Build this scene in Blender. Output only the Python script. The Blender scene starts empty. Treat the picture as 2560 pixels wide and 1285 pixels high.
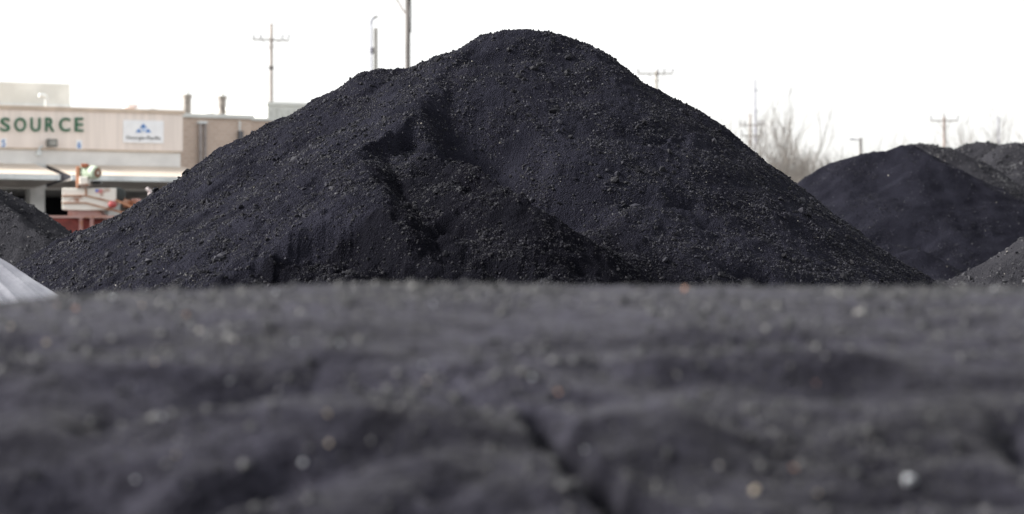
import bpy, math, random
import numpy as np
from mathutils import Vector, Matrix, Euler

random.seed(7); rng = np.random.default_rng(11)
R = math.radians
scene = bpy.context.scene
COL = scene.collection

# ------------------------------------------------------------------ camera
F = 2560 * 100.0 / 36.0          # focal length in photo pixels (100 mm lens, 36 mm sensor)
EYE, HOR = 1.6, 700.0            # eye height, horizon row
cd = bpy.data.cameras.new("camera"); cam = bpy.data.objects.new("camera", cd); COL.objects.link(cam)
cam.location = (0, 0, EYE); cam.rotation_euler = (R(90) + math.atan((HOR - 642.5) / F), 0, 0)
cd.lens = 100; cd.sensor_width = 36; cd.clip_start = .1; cd.clip_end = 5000
cd.dof.use_dof = True; cd.dof.focus_distance = 33.0; cd.dof.aperture_fstop = 1.6; cd.dof.aperture_blades = 9
scene.camera = cam

# ------------------------------------------------------------------ light
SUN_EL, SUN_AZ = R(36), R(-88)   # azimuth measured from +Y (away from camera), negative = left
w = bpy.data.worlds.new("World"); scene.world = w; w.use_nodes = True
nt = w.node_tree; nt.nodes.clear()
sky = nt.nodes.new('ShaderNodeTexSky'); sky.sky_type = 'NISHITA'; sky.sun_disc = False
sky.sun_elevation = SUN_EL; sky.sun_rotation = SUN_AZ; sky.air_density = 1.2; sky.dust_density = 2.0; sky.ozone_density = 1.0
hs = nt.nodes.new('ShaderNodeHueSaturation'); hs.inputs['Saturation'].default_value = .1
bg = nt.nodes.new('ShaderNodeBackground'); bg.inputs['Strength'].default_value = .118
out = nt.nodes.new('ShaderNodeOutputWorld')
nt.links.new(sky.outputs[0], hs.inputs['Color']); nt.links.new(hs.outputs[0], bg.inputs['Color']); nt.links.new(bg.outputs[0], out.inputs['Surface'])
sd = bpy.data.lights.new("sun", 'SUN'); sd.energy = 3.4; sd.angle = R(14); sd.color = (1, .96, .9)
so = bpy.data.objects.new("sun", sd); COL.objects.link(so)
sdir = Vector((math.sin(SUN_AZ) * math.cos(SUN_EL), math.cos(SUN_AZ) * math.cos(SUN_EL), math.sin(SUN_EL)))
so.rotation_euler = sdir.to_track_quat('Z', 'Y').to_euler(); so.location = (0, 20, 40)
vs = scene.view_settings; vs.view_transform = 'Standard'; vs.look = 'None'; vs.exposure = 1.5; vs.gamma = 1
scene.cycles.use_denoising = True
scene.cycles.max_bounces = 6

# ------------------------------------------------------------------ helpers
def W(px, py, d): return Vector(((px - 1280) / F * d, d, EYE + (HOR - py) / F * d))
def PX(n, d): return n / F * d           # n photo pixels at depth d, in metres

def mat(name, col, rough=.7, var=.15, scale=6., bump=0., bscale=40., metal=0., spec=.5, col2=None, lo=.4, hi=.6, bdist=.01, detail=6, alpha=1.0, stretch=None, trans=0.):
    m = bpy.data.materials.new(name); m.use_nodes = True
    n = m.node_tree.nodes; L = m.node_tree.links; b = n['Principled BSDF']
    tc = n.new('ShaderNodeTexCoord'); src = tc.outputs['Object']
    if stretch:
        mp = n.new('ShaderNodeMapping'); mp.inputs['Scale'].default_value = stretch; L.new(src, mp.inputs['Vector']); src = mp.outputs[0]
    tx = n.new('ShaderNodeTexNoise'); tx.inputs['Scale'].default_value = scale; tx.inputs['Detail'].default_value = detail
    L.new(src, tx.inputs['Vector'])
    cr = n.new('ShaderNodeValToRGB'); cr.color_ramp.elements[0].position = lo; cr.color_ramp.elements[1].position = hi
    c2 = col2 if col2 else tuple(c * (1 - var) for c in col)
    c1 = col if col2 else tuple(min(1, c * (1 + var)) for c in col)
    cr.color_ramp.elements[0].color = (*c2, 1); cr.color_ramp.elements[1].color = (*c1, 1)
    L.new(tx.outputs['Fac'], cr.inputs['Fac']); L.new(cr.outputs[0], b.inputs['Base Color'])
    b.inputs['Roughness'].default_value = rough; b.inputs['Metallic'].default_value = metal
    b.inputs['Specular IOR Level'].default_value = spec
    if trans: b.inputs['Transmission Weight'].default_value = trans
    if bump:
        t2 = n.new('ShaderNodeTexNoise'); t2.inputs['Scale'].default_value = bscale; t2.inputs['Detail'].default_value = 5
        L.new(src, t2.inputs['Vector'])
        bp = n.new('ShaderNodeBump'); bp.inputs['Strength'].default_value = bump; bp.inputs['Distance'].default_value = bdist
        L.new(t2.outputs['Fac'], bp.inputs['Height']); L.new(bp.outputs[0], b.inputs['Normal'])
    return m

def coal_mat(name, dark, light, rough=.6, spec=.4, grain=90., bump=.6, bdist=.012, blotch=1.7):
    m = bpy.data.materials.new(name); m.use_nodes = True
    n = m.node_tree.nodes; L = m.node_tree.links; b = n['Principled BSDF']
    tc = n.new('ShaderNodeTexCoord')
    big = n.new('ShaderNodeTexNoise'); big.inputs['Scale'].default_value = blotch; big.inputs['Detail'].default_value = 8; big.inputs['Roughness'].default_value = .65
    fine = n.new('ShaderNodeTexNoise'); fine.inputs['Scale'].default_value = grain; fine.inputs['Detail'].default_value = 3
    for t in (big, fine): L.new(tc.outputs['Object'], t.inputs['Vector'])
    mx = n.new('ShaderNodeMath'); mx.operation = 'MULTIPLY_ADD'; mx.inputs[1].default_value = .5
    sc = n.new('ShaderNodeMath'); sc.operation = 'MULTIPLY'; sc.inputs[1].default_value = .5
    L.new(fine.outputs['Fac'], sc.inputs[0]); L.new(big.outputs['Fac'], mx.inputs[0]); L.new(sc.outputs[0], mx.inputs[2])
    cr = n.new('ShaderNodeValToRGB'); cr.color_ramp.elements[0].position = .38; cr.color_ramp.elements[1].position = .64
    cr.color_ramp.elements[0].color = (*dark, 1); cr.color_ramp.elements[1].color = (*light, 1)
    L.new(mx.outputs[0], cr.inputs['Fac'])
    at = n.new('ShaderNodeAttribute'); at.attribute_name = 'tone'          # tone blackens the colour: shade painted on slumped front, scarp and lower bank
    tone_mix = n.new('ShaderNodeMixRGB'); tone_mix.inputs['Color2'].default_value = (.0025, .0025, .004, 1)
    L.new(at.outputs['Fac'], tone_mix.inputs['Fac']); L.new(cr.outputs[0], tone_mix.inputs['Color1']); L.new(tone_mix.outputs[0], b.inputs['Base Color'])
    b.inputs['Roughness'].default_value = rough; b.inputs['Specular IOR Level'].default_value = spec
    v = n.new('ShaderNodeTexVoronoi'); v.inputs['Scale'].default_value = grain * .55; L.new(tc.outputs['Object'], v.inputs['Vector'])
    ad = n.new('ShaderNodeMath'); ad.operation = 'SUBTRACT'; L.new(fine.outputs['Fac'], ad.inputs[0]); L.new(v.outputs['Distance'], ad.inputs[1])
    bp = n.new('ShaderNodeBump'); bp.inputs['Strength'].default_value = bump; bp.inputs['Distance'].default_value = bdist
    L.new(ad.outputs[0], bp.inputs['Height']); L.new(bp.outputs[0], b.inputs['Normal'])
    return m

def lump_mat(name, stops, rough=.5, spec=.5):
    m = bpy.data.materials.new(name); m.use_nodes = True
    n = m.node_tree.nodes; L = m.node_tree.links; b = n['Principled BSDF']
    at = n.new('ShaderNodeAttribute'); at.attribute_name = 'tone'
    cr = n.new('ShaderNodeValToRGB'); cr.color_ramp.interpolation = 'CONSTANT'
    e = cr.color_ramp.elements
    while len(e) < len(stops): e.new(.5)
    for el, (p, c) in zip(e, stops): el.position = p; el.color = (*c, 1)
    L.new(at.outputs['Fac'], cr.inputs['Fac']); L.new(cr.outputs[0], b.inputs['Base Color'])
    b.inputs['Roughness'].default_value = rough; b.inputs['Specular IOR Level'].default_value = spec
    return m

def tag(o, label=None, cat=None, group=None, kind=None):
    if label: o['label'] = label
    if cat: o['category'] = cat
    if group: o['group'] = group
    if kind: o['kind'] = kind
    return o
def thing(name, label, cat, loc=(0, 0, 0), rz=0, group=None):
    o = bpy.data.objects.new(name, None); COL.objects.link(o); o.location = loc; o.rotation_euler = (0, 0, rz); o.empty_display_size = .2
    return tag(o, label, cat, group)

class MB:
    def __init__(s): s.v = []; s.f = []
    def add(s, vs, fs):
        k = len(s.v); s.v += [tuple(v) for v in vs]; s.f += [tuple(i + k for i in f) for f in fs]; return s
    def box(s, x0, x1, y0, y1, z0, z1):
        x0, x1 = sorted((x0, x1)); y0, y1 = sorted((y0, y1)); z0, z1 = sorted((z0, z1))
        return s.add([(x0,y0,z0),(x1,y0,z0),(x1,y1,z0),(x0,y1,z0),(x0,y0,z1),(x1,y0,z1),(x1,y1,z1),(x0,y1,z1)],
                     [(3,2,1,0),(4,5,6,7),(0,1,5,4),(1,2,6,5),(2,3,7,6),(3,0,4,7)])
    def tube(s, p0, p1, r0, r1=None, n=10, cap=True):
        r1 = r0 if r1 is None else r1
        p0 = Vector(p0); p1 = Vector(p1); d = (p1 - p0).normalized()
        a = d.cross(Vector((0, 0, 1)) if abs(d.z) < .9 else Vector((1, 0, 0))).normalized(); b = d.cross(a)
        vs = []
        for p, r in ((p0, r0), (p1, r1)):
            for i in range(n):
                t = 2 * math.pi * i / n; vs.append(p + a * math.cos(t) * r + b * math.sin(t) * r)
        fs = [(i, (i + 1) % n, n + (i + 1) % n, n + i) for i in range(n)]
        if cap: fs += [tuple(range(n - 1, -1, -1)), tuple(range(n, 2 * n))]
        return s.add(vs, fs)
    def path(s, pts, r0, r1=None, n=8):
        r1 = r0 if r1 is None else r1; k = len(pts) - 1
        for i in range(k): s.tube(pts[i], pts[i + 1], r0 + (r1 - r0) * i / k, r0 + (r1 - r0) * (i + 1) / k, n)
        return s
    def lathe(s, c, axis, prof, n=24):        # prof: (distance along axis, radius)
        c = Vector(c); d = Vector(axis).normalized()
        a = d.cross(Vector((0, 0, 1)) if abs(d.z) < .9 else Vector((1, 0, 0))).normalized(); b = d.cross(a)
        vs = [c + d * t + (a * math.cos(2*math.pi*i/n) + b * math.sin(2*math.pi*i/n)) * max(r, 1e-4) for t, r in prof for i in range(n)]
        fs = [(j*n+i, j*n+(i+1)%n, (j+1)*n+(i+1)%n, (j+1)*n+i) for j in range(len(prof)-1) for i in range(n)]
        fs += [tuple(range(n-1,-1,-1)), tuple(range((len(prof)-1)*n, len(prof)*n))]
        return s.add(vs, fs)
    def prism(s, pts, y0, y1):                # polygon in x,z extruded along y
        n = len(pts); vs = [(x, y0, z) for x, z in pts] + [(x, y1, z) for x, z in pts]
        return s.add(vs, [tuple(range(n)), tuple(range(2*n-1, n-1, -1))] + [(i, n+i, n+(i+1)%n, (i+1)%n) for i in range(n)])
    def build(s, name, m, parent=None, smooth=False, bevel=0):
        me = bpy.data.meshes.new(name); me.from_pydata([tuple(v) for v in s.v], [], s.f); me.update()
        import bmesh
        bm = bmesh.new(); bm.from_mesh(me); bmesh.ops.recalc_face_normals(bm, faces=bm.faces); bm.to_mesh(me); bm.free()
        me.materials.append(m)
        if smooth: me.polygons.foreach_set('use_smooth', [True] * len(me.polygons))
        o = bpy.data.objects.new(name, me); COL.objects.link(o)
        if parent: o.parent = parent
        if bevel:
            md = o.modifiers.new('bevel', 'BEVEL'); md.width = bevel; md.segments = 2; md.limit_method = 'ANGLE'
        return o

def text_mesh(name, s, m, parent, width, height, depth, weight=0., loc=(0,0,0), shear=0):
    c = bpy.data.curves.new(name, 'FONT'); c.body = s; c.extrude = .02; c.offset = weight; c.shear = shear
    t = bpy.data.objects.new(name + "_tmp", c); COL.objects.link(t)
    dg = bpy.context.evaluated_depsgraph_get()
    me = bpy.data.meshes.new_from_object(t.evaluated_get(dg)); bpy.data.objects.remove(t); bpy.data.curves.remove(c)
    v = np.empty(len(me.vertices) * 3, np.float32); me.vertices.foreach_get('co', v); v = v.reshape(-1, 3)
    mn, mxx = v.min(0), v.max(0); q = (v - (mn + mxx) / 2) / np.maximum(mxx - mn, 1e-6)
    o3 = np.stack([q[:, 0] * width, -q[:, 2] * depth, q[:, 1] * height], 1)
    me.vertices.foreach_set('co', o3.astype(np.float32).ravel()); me.update()
    me.name = name; me.materials.clear(); me.materials.append(m)
    o = bpy.data.objects.new(name, me); COL.objects.link(o); o.parent = parent; o.location = loc
    return o

def fast_mesh(name, v, f, m, parent=None, smooth=False, tone=None):
    k = f.shape[1]; me = bpy.data.meshes.new(name)
    me.vertices.add(len(v)); me.vertices.foreach_set('co', np.ascontiguousarray(v, np.float32).ravel())
    me.loops.add(f.size); me.loops.foreach_set('vertex_index', np.ascontiguousarray(f, np.int32).ravel())
    me.polygons.add(len(f)); me.polygons.foreach_set('loop_start', np.arange(0, f.size, k, dtype=np.int32))
    me.polygons.foreach_set('use_smooth', np.full(len(f), smooth))
    if tone is not None:
        a = me.attributes.new('tone', 'FLOAT', 'POINT'); a.data.foreach_set('value', tone.astype(np.float32))
    me.update(calc_edges=True); me.materials.append(m)
    o = bpy.data.objects.new(name, me); COL.objects.link(o)
    if parent: o.parent = parent
    return o

def perlin(x, y, seed):
    xi = np.floor(x).astype(np.int64); yi = np.floor(y).astype(np.int64); fx = x - xi; fy = y - yi
    u = fx*fx*fx*(fx*(fx*6-15)+10); v = fy*fy*fy*(fy*(fy*6-15)+10)
    def g(ix, iy, dx, dy):
        h = (ix * 374761393 + iy * 668265263 + seed * 974711) & 0xffffffff
        h = ((h ^ (h >> 13)) * 1274126177) & 0xffffffff; h ^= h >> 16
        t = h / 4294967296. * 2 * np.pi
        return np.cos(t) * dx + np.sin(t) * dy
    a = g(xi, yi, fx, fy); b = g(xi+1, yi, fx-1, fy); c = g(xi, yi+1, fx, fy-1); d = g(xi+1, yi+1, fx-1, fy-1)
    return (a + (b - a) * u + (c + (d - c) * u - a - (b - a) * u) * v) * 1.5
def fbm(x, y, s, octv, seed, gain=.5):
    r = 0; a = 1; f = 1 / s
    for i in range(octv): r = r + a * perlin(x * f + i * 17.3, y * f - i * 9.1, seed + i); a *= gain; f *= 2.03
    return r

def densify(pts, step):
    o = []
    for a, b in zip(pts[:-1], pts[1:]):
        n = max(1, int(math.hypot(b[0]-a[0], b[1]-a[1]) / step))
        for i in range(n): o.append(tuple(p + (q - p) * i / n for p, q in zip(a, b)))
    o.append(tuple(pts[-1])); return o

class Pile:
    """height field: upper envelope of dumped cones (x, y, z, slope left, right, front, back, rounding)"""
    def __init__(s): s.c = []; s.mods = []
    def cone(s, p, kl, kr, kf, kb, e=.1): s.c.append((p[0], p[1], p[2], kl, kr, kf, kb, e))
    def base(s, X, Y):
        Z = np.full(np.shape(X), -9., np.float32)
        for (x, y, z, kl, kr, kf, kb, e) in s.c:
            dx = X - x; dy = Y - y
            a = np.where(dx < 0, kl, kr) * dx; b = np.where(dy < 0, kf, kb) * dy
            np.maximum(Z, z + e*.6 - np.sqrt(a*a + b*b + e*e*.36), out=Z)
        return Z
    def h(s, X, Y):
        Z = s.base(X, Y)
        for m in s.mods: Z = Z + m(X, Y, Z)
        return Z
    def hit(s, px, py, d0=20., d1=60., fn=None):
        d = np.arange(d0, d1, .02, dtype=np.float32)
        z = (fn or s.base)((px - 1280) / F * d, d); r = EYE + (HOR - py) / F * d
        k = np.argmax(z >= r) if (z >= r).any() else len(d) - 1
        return float(d[k])

def grid(name, fn, xs, ys, m, parent=None, zmin=-.05, tone=None):
    X, Y = np.meshgrid(xs.astype(np.float64), ys.astype(np.float64)); Z = fn(X, Y)
    v = np.stack([X, Y, Z], -1).reshape(-1, 3); ny, nx = X.shape
    i = np.arange(ny * nx).reshape(ny, nx)
    f = np.stack([i[:-1, :-1], i[:-1, 1:], i[1:, 1:], i[1:, :-1]], -1).reshape(-1, 4)
    f = f[(v[f, 2].max(1) > zmin)]
    used = np.zeros(len(v), bool); used[f.ravel()] = True
    re = np.cumsum(used) - 1
    return fast_mesh(name, v[used], re[f], m, parent, smooth=True, tone=tone(v[used][:, 0], v[used][:, 1]) if tone else None)

t_ = (1 + 5 ** .5) / 2
ICO = np.array([(-1,t_,0),(1,t_,0),(-1,-t_,0),(1,-t_,0),(0,-1,t_),(0,1,t_),(0,-1,-t_),(0,1,-t_),(t_,0,-1),(t_,0,1),(-t_,0,-1),(-t_,0,1)]) / math.sqrt(1 + t_*t_)
ICF = np.array([(0,11,5),(0,5,1),(0,1,7),(0,7,10),(0,10,11),(1,5,9),(5,11,4),(11,10,2),(10,7,6),(7,1,8),(3,9,4),(3,4,2),(3,2,6),(3,6,8),(3,8,9),(4,9,5),(2,4,11),(6,2,10),(8,6,7),(9,8,1)])
def lumps(name, fn, P, rad, m, parent=None, sink=.15, kind='stuff', tone=None):
    n = len(P); z = fn(P[:, 0], P[:, 1])
    q = rng.normal(size=(n, 4)); q /= np.linalg.norm(q, axis=1, keepdims=True); a, b, c, d = q.T
    M = np.stack([1-2*(c*c+d*d), 2*(b*c-a*d), 2*(b*d+a*c), 2*(b*c+a*d), 1-2*(b*b+d*d), 2*(c*d-a*b), 2*(b*d-a*c), 2*(c*d+a*b), 1-2*(b*b+c*c)], -1).reshape(n, 3, 3)
    V = ICO[None] * rng.uniform(.62, 1.2, (n, 12, 1)) * np.stack([rng.uniform(.9, 1.35, n), rng.uniform(.7, 1.05, n), rng.uniform(.5, .85, n)], -1)[:, None]
    V = np.einsum('nij,nkj->nki', M, V) * rad[:, None, None]
    C = np.stack([P[:, 0], P[:, 1], z + rad * sink], -1)
    V = (V + C[:, None]).reshape(-1, 3)
    f = (ICF[None] + (np.arange(n) * 12)[:, None, None]).reshape(-1, 3)
    tone = rng.random(n) if tone is None else tone
    o = fast_mesh(name, V, f, m, parent, False, np.repeat(tone, 12))
    if kind: o['kind'] = kind
    return o

# ------------------------------------------------------------------ materials
COAL = coal_mat("coal_fines", (.0058, .0059, .0094), (.019, .0191, .0275), rough=.95, spec=.02, bump=1., bdist=.02)
LUMP = lump_mat("coal_lump", [(0, (.010, .010, .013)), (.45, (.019, .019, .0255)), (.82, (.034, .034, .042)), (.965, (.066, .066, .072)), (.993, (.2, .19, .17)), (.9985, (.42, .4, .36))], rough=.65, spec=.1)
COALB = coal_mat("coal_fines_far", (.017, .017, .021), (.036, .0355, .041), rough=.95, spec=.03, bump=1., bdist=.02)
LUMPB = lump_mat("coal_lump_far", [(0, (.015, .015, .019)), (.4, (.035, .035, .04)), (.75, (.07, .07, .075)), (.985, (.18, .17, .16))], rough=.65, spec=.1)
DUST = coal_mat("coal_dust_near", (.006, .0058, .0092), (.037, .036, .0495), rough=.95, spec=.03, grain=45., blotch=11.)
DUST.node_tree.nodes['Principled BSDF'].inputs['Sheen Weight'].default_value = .05
LUMPN = lump_mat("coal_lump_near", [(0, (.008, .008, .010)), (.4, (.018, .018, .021)), (.75, (.034, .034, .037)), (.965, (.055, .054, .055)), (.996, (.15, .142, .13))], rough=.55, spec=.4)

# ------------------------------------------------------------------ ground
g = MB().box(-700, 700, -60, 1500, -.5, -.001).build("ground", mat("yard_dirt", (.09, .085, .08), .9, .3, .5, .4, 8.))
tag(g, "dark dirt yard ground under the coal piles", "ground", kind='structure')

# ------------------------------------------------------------------ main pile
MAIN = Pile()
SIL = [(-220,838),(-100,760),(-20,705),(46,671),(108,632),(168,594),(217,571),(250,557),(305,531),(342,514),(374,501),(404,485),(452,453),(480,434),(522,402),(600,352),(650,320),(720,283),(800,240),(860,212),(910,185),(950,175),
       (1000,169),(1030,165),(1060,152),(1100,132),(1150,118),(1190,100),(1220,88),(1260,82),(1310,79),(1360,85),(1410,96),(1460,112),(1510,147),(1560,180),(1620,212),(1680,245),(1740,280),
       (1800,325),(1850,360),(1900,395),(1950,432),(2000,470),(2047,508),(2097,545),(2156,590),(2214,632),(2272,665),(2333,695),(2388,735),(2482,800),(2580,866)]
D0 = 34.5
for px, py in densify(SIL, 9):
    p = W(px, py + 2, D0)
    if 925 < px < 1530: MAIN.cone(p, .6, .74, .62, .7, .12)
    else: MAIN.cone(p, .8, .8, .68, .75, .1)
def spur(pts, kl, kr, kf, kb, e=.06):
    base = Pile(); base.c = list(BASE0)
    for px, py, off in densify(pts, 7):
        d = base.hit(px, py, 26, 36) - off
        MAIN.cone(W(px, py, d), kl, kr, kf, kb, e)
BASE0 = list(MAIN.c)
spur([(1190,105,.0),(1150,135,.1),(1110,178,.14),(1075,220,.34),(1045,262,.65)], .5, .9, .8, .06, .06)
spur([(1045,262,.65),(1000,298,.85),(955,335,1.05),(905,368,1.3)], .5, 2.6, 4., .1, .015)
spur([(903,372,1.35),(918,420,1.7),(945,475,2.0),(985,525,2.15),(1015,572,2.1)], .5, .72, .8, .1, .05)
spur([(915,385,.8),(960,378,.7),(1010,386,.75),(1060,374,.95),(1130,388,1.35),(1200,422,1.7),(1270,470,1.95),(1330,510,2.0),(1400,548,1.9),(1480,592,1.7),(1560,640,1.4),(1640,695,1.0)], .6, 2., .66, 2., .02)
spur([(560,670,.45),(640,632,.6),(700,605,.72),(760,580,1.1),(840,553,1.6),(900,538,2.1),(950,535,2.25),(1005,562,2.15)], .45, .9, 5., .15, .02)
spur([(1050,580,1.5),(1090,556,1.55),(1150,545,1.7),(1230,560,1.8),(1300,578,1.8),(1400,615,1.7)], .6, .7, 1.4, .4, .03)
spur([(540,672,.6),(700,655,1.0),(850,652,1.5),(960,645,1.8),(1100,650,2.0),(1230,660,2.0)], .5, .5, 1.1, .5, .04)
spur([(1232,286,.02),(1285,274,.12),(1330,282,.14),(1372,350,.06)], .7, .8, 1.1, .3, .1)
spur([(1590,356,.04),(1650,345,.16),(1720,334,.18),(1790,332,.03)], .5, .78, .8, .2, .04)
BASE1 = list(MAIN.c)
def pit(pile, px, py, rx, ry, dep, d0=20, d1=60, asp=.62, rot=0):
    d = pile.hit(px, py, d0, d1); c = W(px, py, d); sx = PX(rx, d); sy = PX(ry, d) / asp
    cs, sn = math.cos(rot), math.sin(rot)
    def m(X, Y, Z):
        a = (X - c[0]); b = (Y - c[1]); u = (a*cs + b*sn) / sx; v = (-a*sn + b*cs) / sy
        return -dep * np.exp(-np.clip(u*u + v*v, 0, 40))
    pile.mods.append(m)
for a in [(1015,338,36,18,.2),(870,612,80,14,.3),(965,620,45,14,.25),(1085,402,48,18,.22),(1190,455,34,24,.16),(1395,475,130,60,.5),(1280,400,110,90,.35),(1250,380,70,40,.2),(1180,330,110,70,.3),
          (1582,482,60,16,.15),(1500,500,40,16,.1),(1272,283,22,8,.1),(600,655,55,14,.1),(1880,690,55,16,.16),(1700,496,40,10,.09),(1260,690,40,16,.14),(1120,560,24,12,.13),
          (780,470,40,10,.08),(640,395,30,9,.06),(1150,640,40,14,.12),(720,680,60,12,.1),(1000,670,70,12,.12),(1450,660,40,12,.08),(1560,540,46,10,.08),(1350,370,26,30,.1),
          (1240,140,70,16,.08),(1480,330,60,30,.06),(2080,560,30,10,.06),(1780,560,50,12,.07),(1640,350,60,12,.08)]:
    pit(MAIN, *a, d0=26, d1=36)
def scarp(pts, A, w, L, seed):
    """a slump scar: the slope in front of this line has slid away, leaving a steep ragged face"""
    q = [W(px, py, MAIN.hit(px, py, 24, 36)) for px, py in densify(pts, 8)]
    qx = np.array([p[0] for p in q]); qy = np.array([p[1] for p in q]); o = np.argsort(qx); qx, qy = qx[o], qy[o]
    def m(X, Y, Z):
        yc = np.interp(X, qx, qy) + fbm(X, Y, .3, 2, seed) * min(.05, w * .3)
        t = np.clip((X - qx[0]) / (qx[-1] - qx[0]), 0, 1); a = np.sin(np.pi * t) ** .6 * ((X > qx[0]) & (X < qx[-1]))
        d = yc - Y; u = np.clip(d / w, 0, 1)
        return -A * a * u * u * (3 - 2 * u) * np.exp(-np.clip(d / L, 0, 9) ** 2 * (d > 0))
    MAIN.mods.append(m)
scarp([(690,612),(760,576),(840,548),(900,532),(950,530),(1015,570)], .42, .3, .7, 501)
scarp([(1030,398),(1065,390),(1100,394),(1140,412)], .12, .14, .3, 503)
scarp([(1130,445),(1180,440),(1230,462)], .12, .08, .25, 505)
scarp([(1545,480),(1580,472),(1625,480)], .12, .07, .22, 507)
scarp([(1400,520),(1460,500),(1520,510)], .08, .06, .2, 509)
scarp([(1660,498),(1710,490),(1750,497)], .08, .06, .15, 511)
scarp([(1120,560),(1160,549),(1210,560)], .16, .08, .25, 513)
scarp([(1840,690),(1880,678),(1930,690)], .12, .08, .25, 515)
scarp([(560,680),(640,650),(720,640),(800,655)], .16, .1, .4, 517)
scarp([(790,470),(815,452),(850,445)], .1, .06, .2, 519)
scarp([(1150,640),(1230,632),(1330,655)], .16, .1, .35, 521)
scarp([(1600,352),(1650,344),(1720,336)], .06, .06, .3, 525)
def slump(X, Y):  # mask of the shade painted over slumped front, hollow and scarp face
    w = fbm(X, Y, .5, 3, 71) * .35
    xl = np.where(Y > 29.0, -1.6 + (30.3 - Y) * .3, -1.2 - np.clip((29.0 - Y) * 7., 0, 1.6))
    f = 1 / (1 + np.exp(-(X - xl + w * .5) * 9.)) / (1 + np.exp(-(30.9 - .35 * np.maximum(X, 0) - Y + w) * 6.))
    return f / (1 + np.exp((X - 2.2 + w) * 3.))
def main_noise(X, Y, Z):
    s = fbm(X, Y, 1.1, 3, 3) * .06 + fbm(X, Y, .28, 3, 21) * .022 + fbm(X, Y, .07, 2, 41) * .011
    # rough slumped mass in front, smooth wind-packed slopes above
    front = 1 / (1 + np.exp(-(31.6 - .12*np.abs(X + 1.2) - Y) * 3.))
    front = front * np.exp(-((X + .9) / 2.6) ** 4)
    cl = fbm(X, Y, .22, 4, 77, .6)
    s = s + front * (cl * .022 - np.clip(fbm(X, Y, .35, 2, 55) - .25, 0, 1) * .07 - np.abs(perlin(X / .45, Y / .13, 61)) * .03 - np.abs(perlin(X / .12, Y / .07, 62)) * .015)
    # streaks down the left flank's fall line
    left = 1 / (1 + np.exp((X + 1.6) * 2.))
    u = X * .62 - Y * .78; v = X * .78 + Y * .62
    s = s + left * (perlin(u / .16, v / 1.1, 5) * .022 + perlin(u / .05, v / .35, 6) * .006)
    u2 = X * .5 + Y * .86; v2 = X * .86 - Y * .5
    s = s + (1 - left) * perlin(u2 / .8, v2 / .14, 9) * .01
    return s
MAIN.mods.append(main_noise)
mp = thing("coal_pile", "tallest black coal pile filling the middle, sharply in focus, with a slumped ridged front", "coal pile", (0, 34, 0), group="coal piles in the yard")
def shift(o): o.location = -Vector(mp.location); return o
ST = .0165
xs = np.arange(-6.9, 7.0, ST)
ys = np.concatenate([np.arange(23., 27.1, .12), np.arange(27.1, 35.0, ST), np.arange(35.0, 43., .2)])
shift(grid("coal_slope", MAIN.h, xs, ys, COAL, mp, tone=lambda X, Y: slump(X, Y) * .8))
def scatter(n, x0, x1, y0, y1, dens, r0, r1, power=2.2):
    P = np.stack([rng.uniform(x0, x1, n), rng.uniform(y0, y1, n)], -1)
    P = P[rng.random(n) < dens(P[:, 0], P[:, 1])]
    u = rng.random(len(P)); rad = r0 * (1 - u * (1 - (r1 / r0) ** -power)) ** (-1 / power)
    return P, rad
def dens_main(X, Y):
    c = fbm(X, Y, .5, 3, 91)
    return np.clip(.45 + .9 * c, .1, 1)
P, rad = scatter(340000, -6.3, 6.6, 27.1, 34.9, dens_main, .0055, .028, 2.7)
P2, r2 = scatter(2600, -5.5, 6., 28., 34.4, lambda X, Y: np.clip(fbm(X, Y, .7, 2, 97) * 2.2, .02, 1), .022, .06, 2.2)
P = np.concatenate([P, P2]); rad = np.concatenate([rad, r2])
zz = MAIN.h(P[:, 0], P[:, 1]); k = zz > 1.2; P, rad = P[k], rad[k]
tn = rng.random(len(P)); tn = np.where(rad > .02, tn * .7, tn); tn = tn * (1 - .35 * slump(P[:, 0], P[:, 1])); tn = np.where((rad > .0135) & (tn > .99), .9, tn)  # lumps darkened too where the slump's shade is painted
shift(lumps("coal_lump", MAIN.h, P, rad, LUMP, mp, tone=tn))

# ------------------------------------------------------------------ other piles
def side_pile(label, sil, D, kf, xs, ys, extra, noise, seed, mats, nl, r0, r1, kb=.7, asp=.62, k=(.8, .8), rough=1.):
    pl = Pile()
    for px, py in densify(sil, 10): pl.cone(W(px, py + 1, D), k[0], k[1], kf, kb, .12)
    b0 = list(pl.c)
    for pts, kk in extra.get('spurs', []):
        bb = Pile(); bb.c = list(b0)
        for px, py, off in densify(pts, 12):
            d = bb.hit(px, py, D - 12, D + 3) - off; pl.cone(W(px, py, d), *kk)
    for a in extra.get('pits', []): pit(pl, *a, d0=D - 12, d1=D + 3)
    pl.mods.append(lambda X, Y, Z: (fbm(X, Y, 1.3, 3, seed) * .07 + fbm(X, Y, .3, 3, seed + 9) * .02 + fbm(X, Y, .09, 2, seed + 19) * .01) * rough + (noise(X, Y) if noise else 0))
    t = thing("coal_pile", label, "coal pile", (float(xs.mean()), D, 0), group="coal piles in the yard")
    o = grid("coal_slope", pl.h, xs, ys, mats[0], t); o.location = -Vector(t.location)
    P, rad = scatter(nl, xs[0], xs[-1], ys[0], min(ys[-1], D + .6), lambda X, Y: np.clip(.5 + fbm(X, Y, .8, 2, seed + 3), .1, 1), r0, r1, 2.6)
    zz = pl.h(P[:, 0], P[:, 1]); kk = zz > .9; P, rad = P[kk], rad[kk]
    o = lumps("coal_lump", pl.h, P, rad, mats[1], t); o.location = -Vector(t.location)
    return pl
A = np.arange
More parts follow.
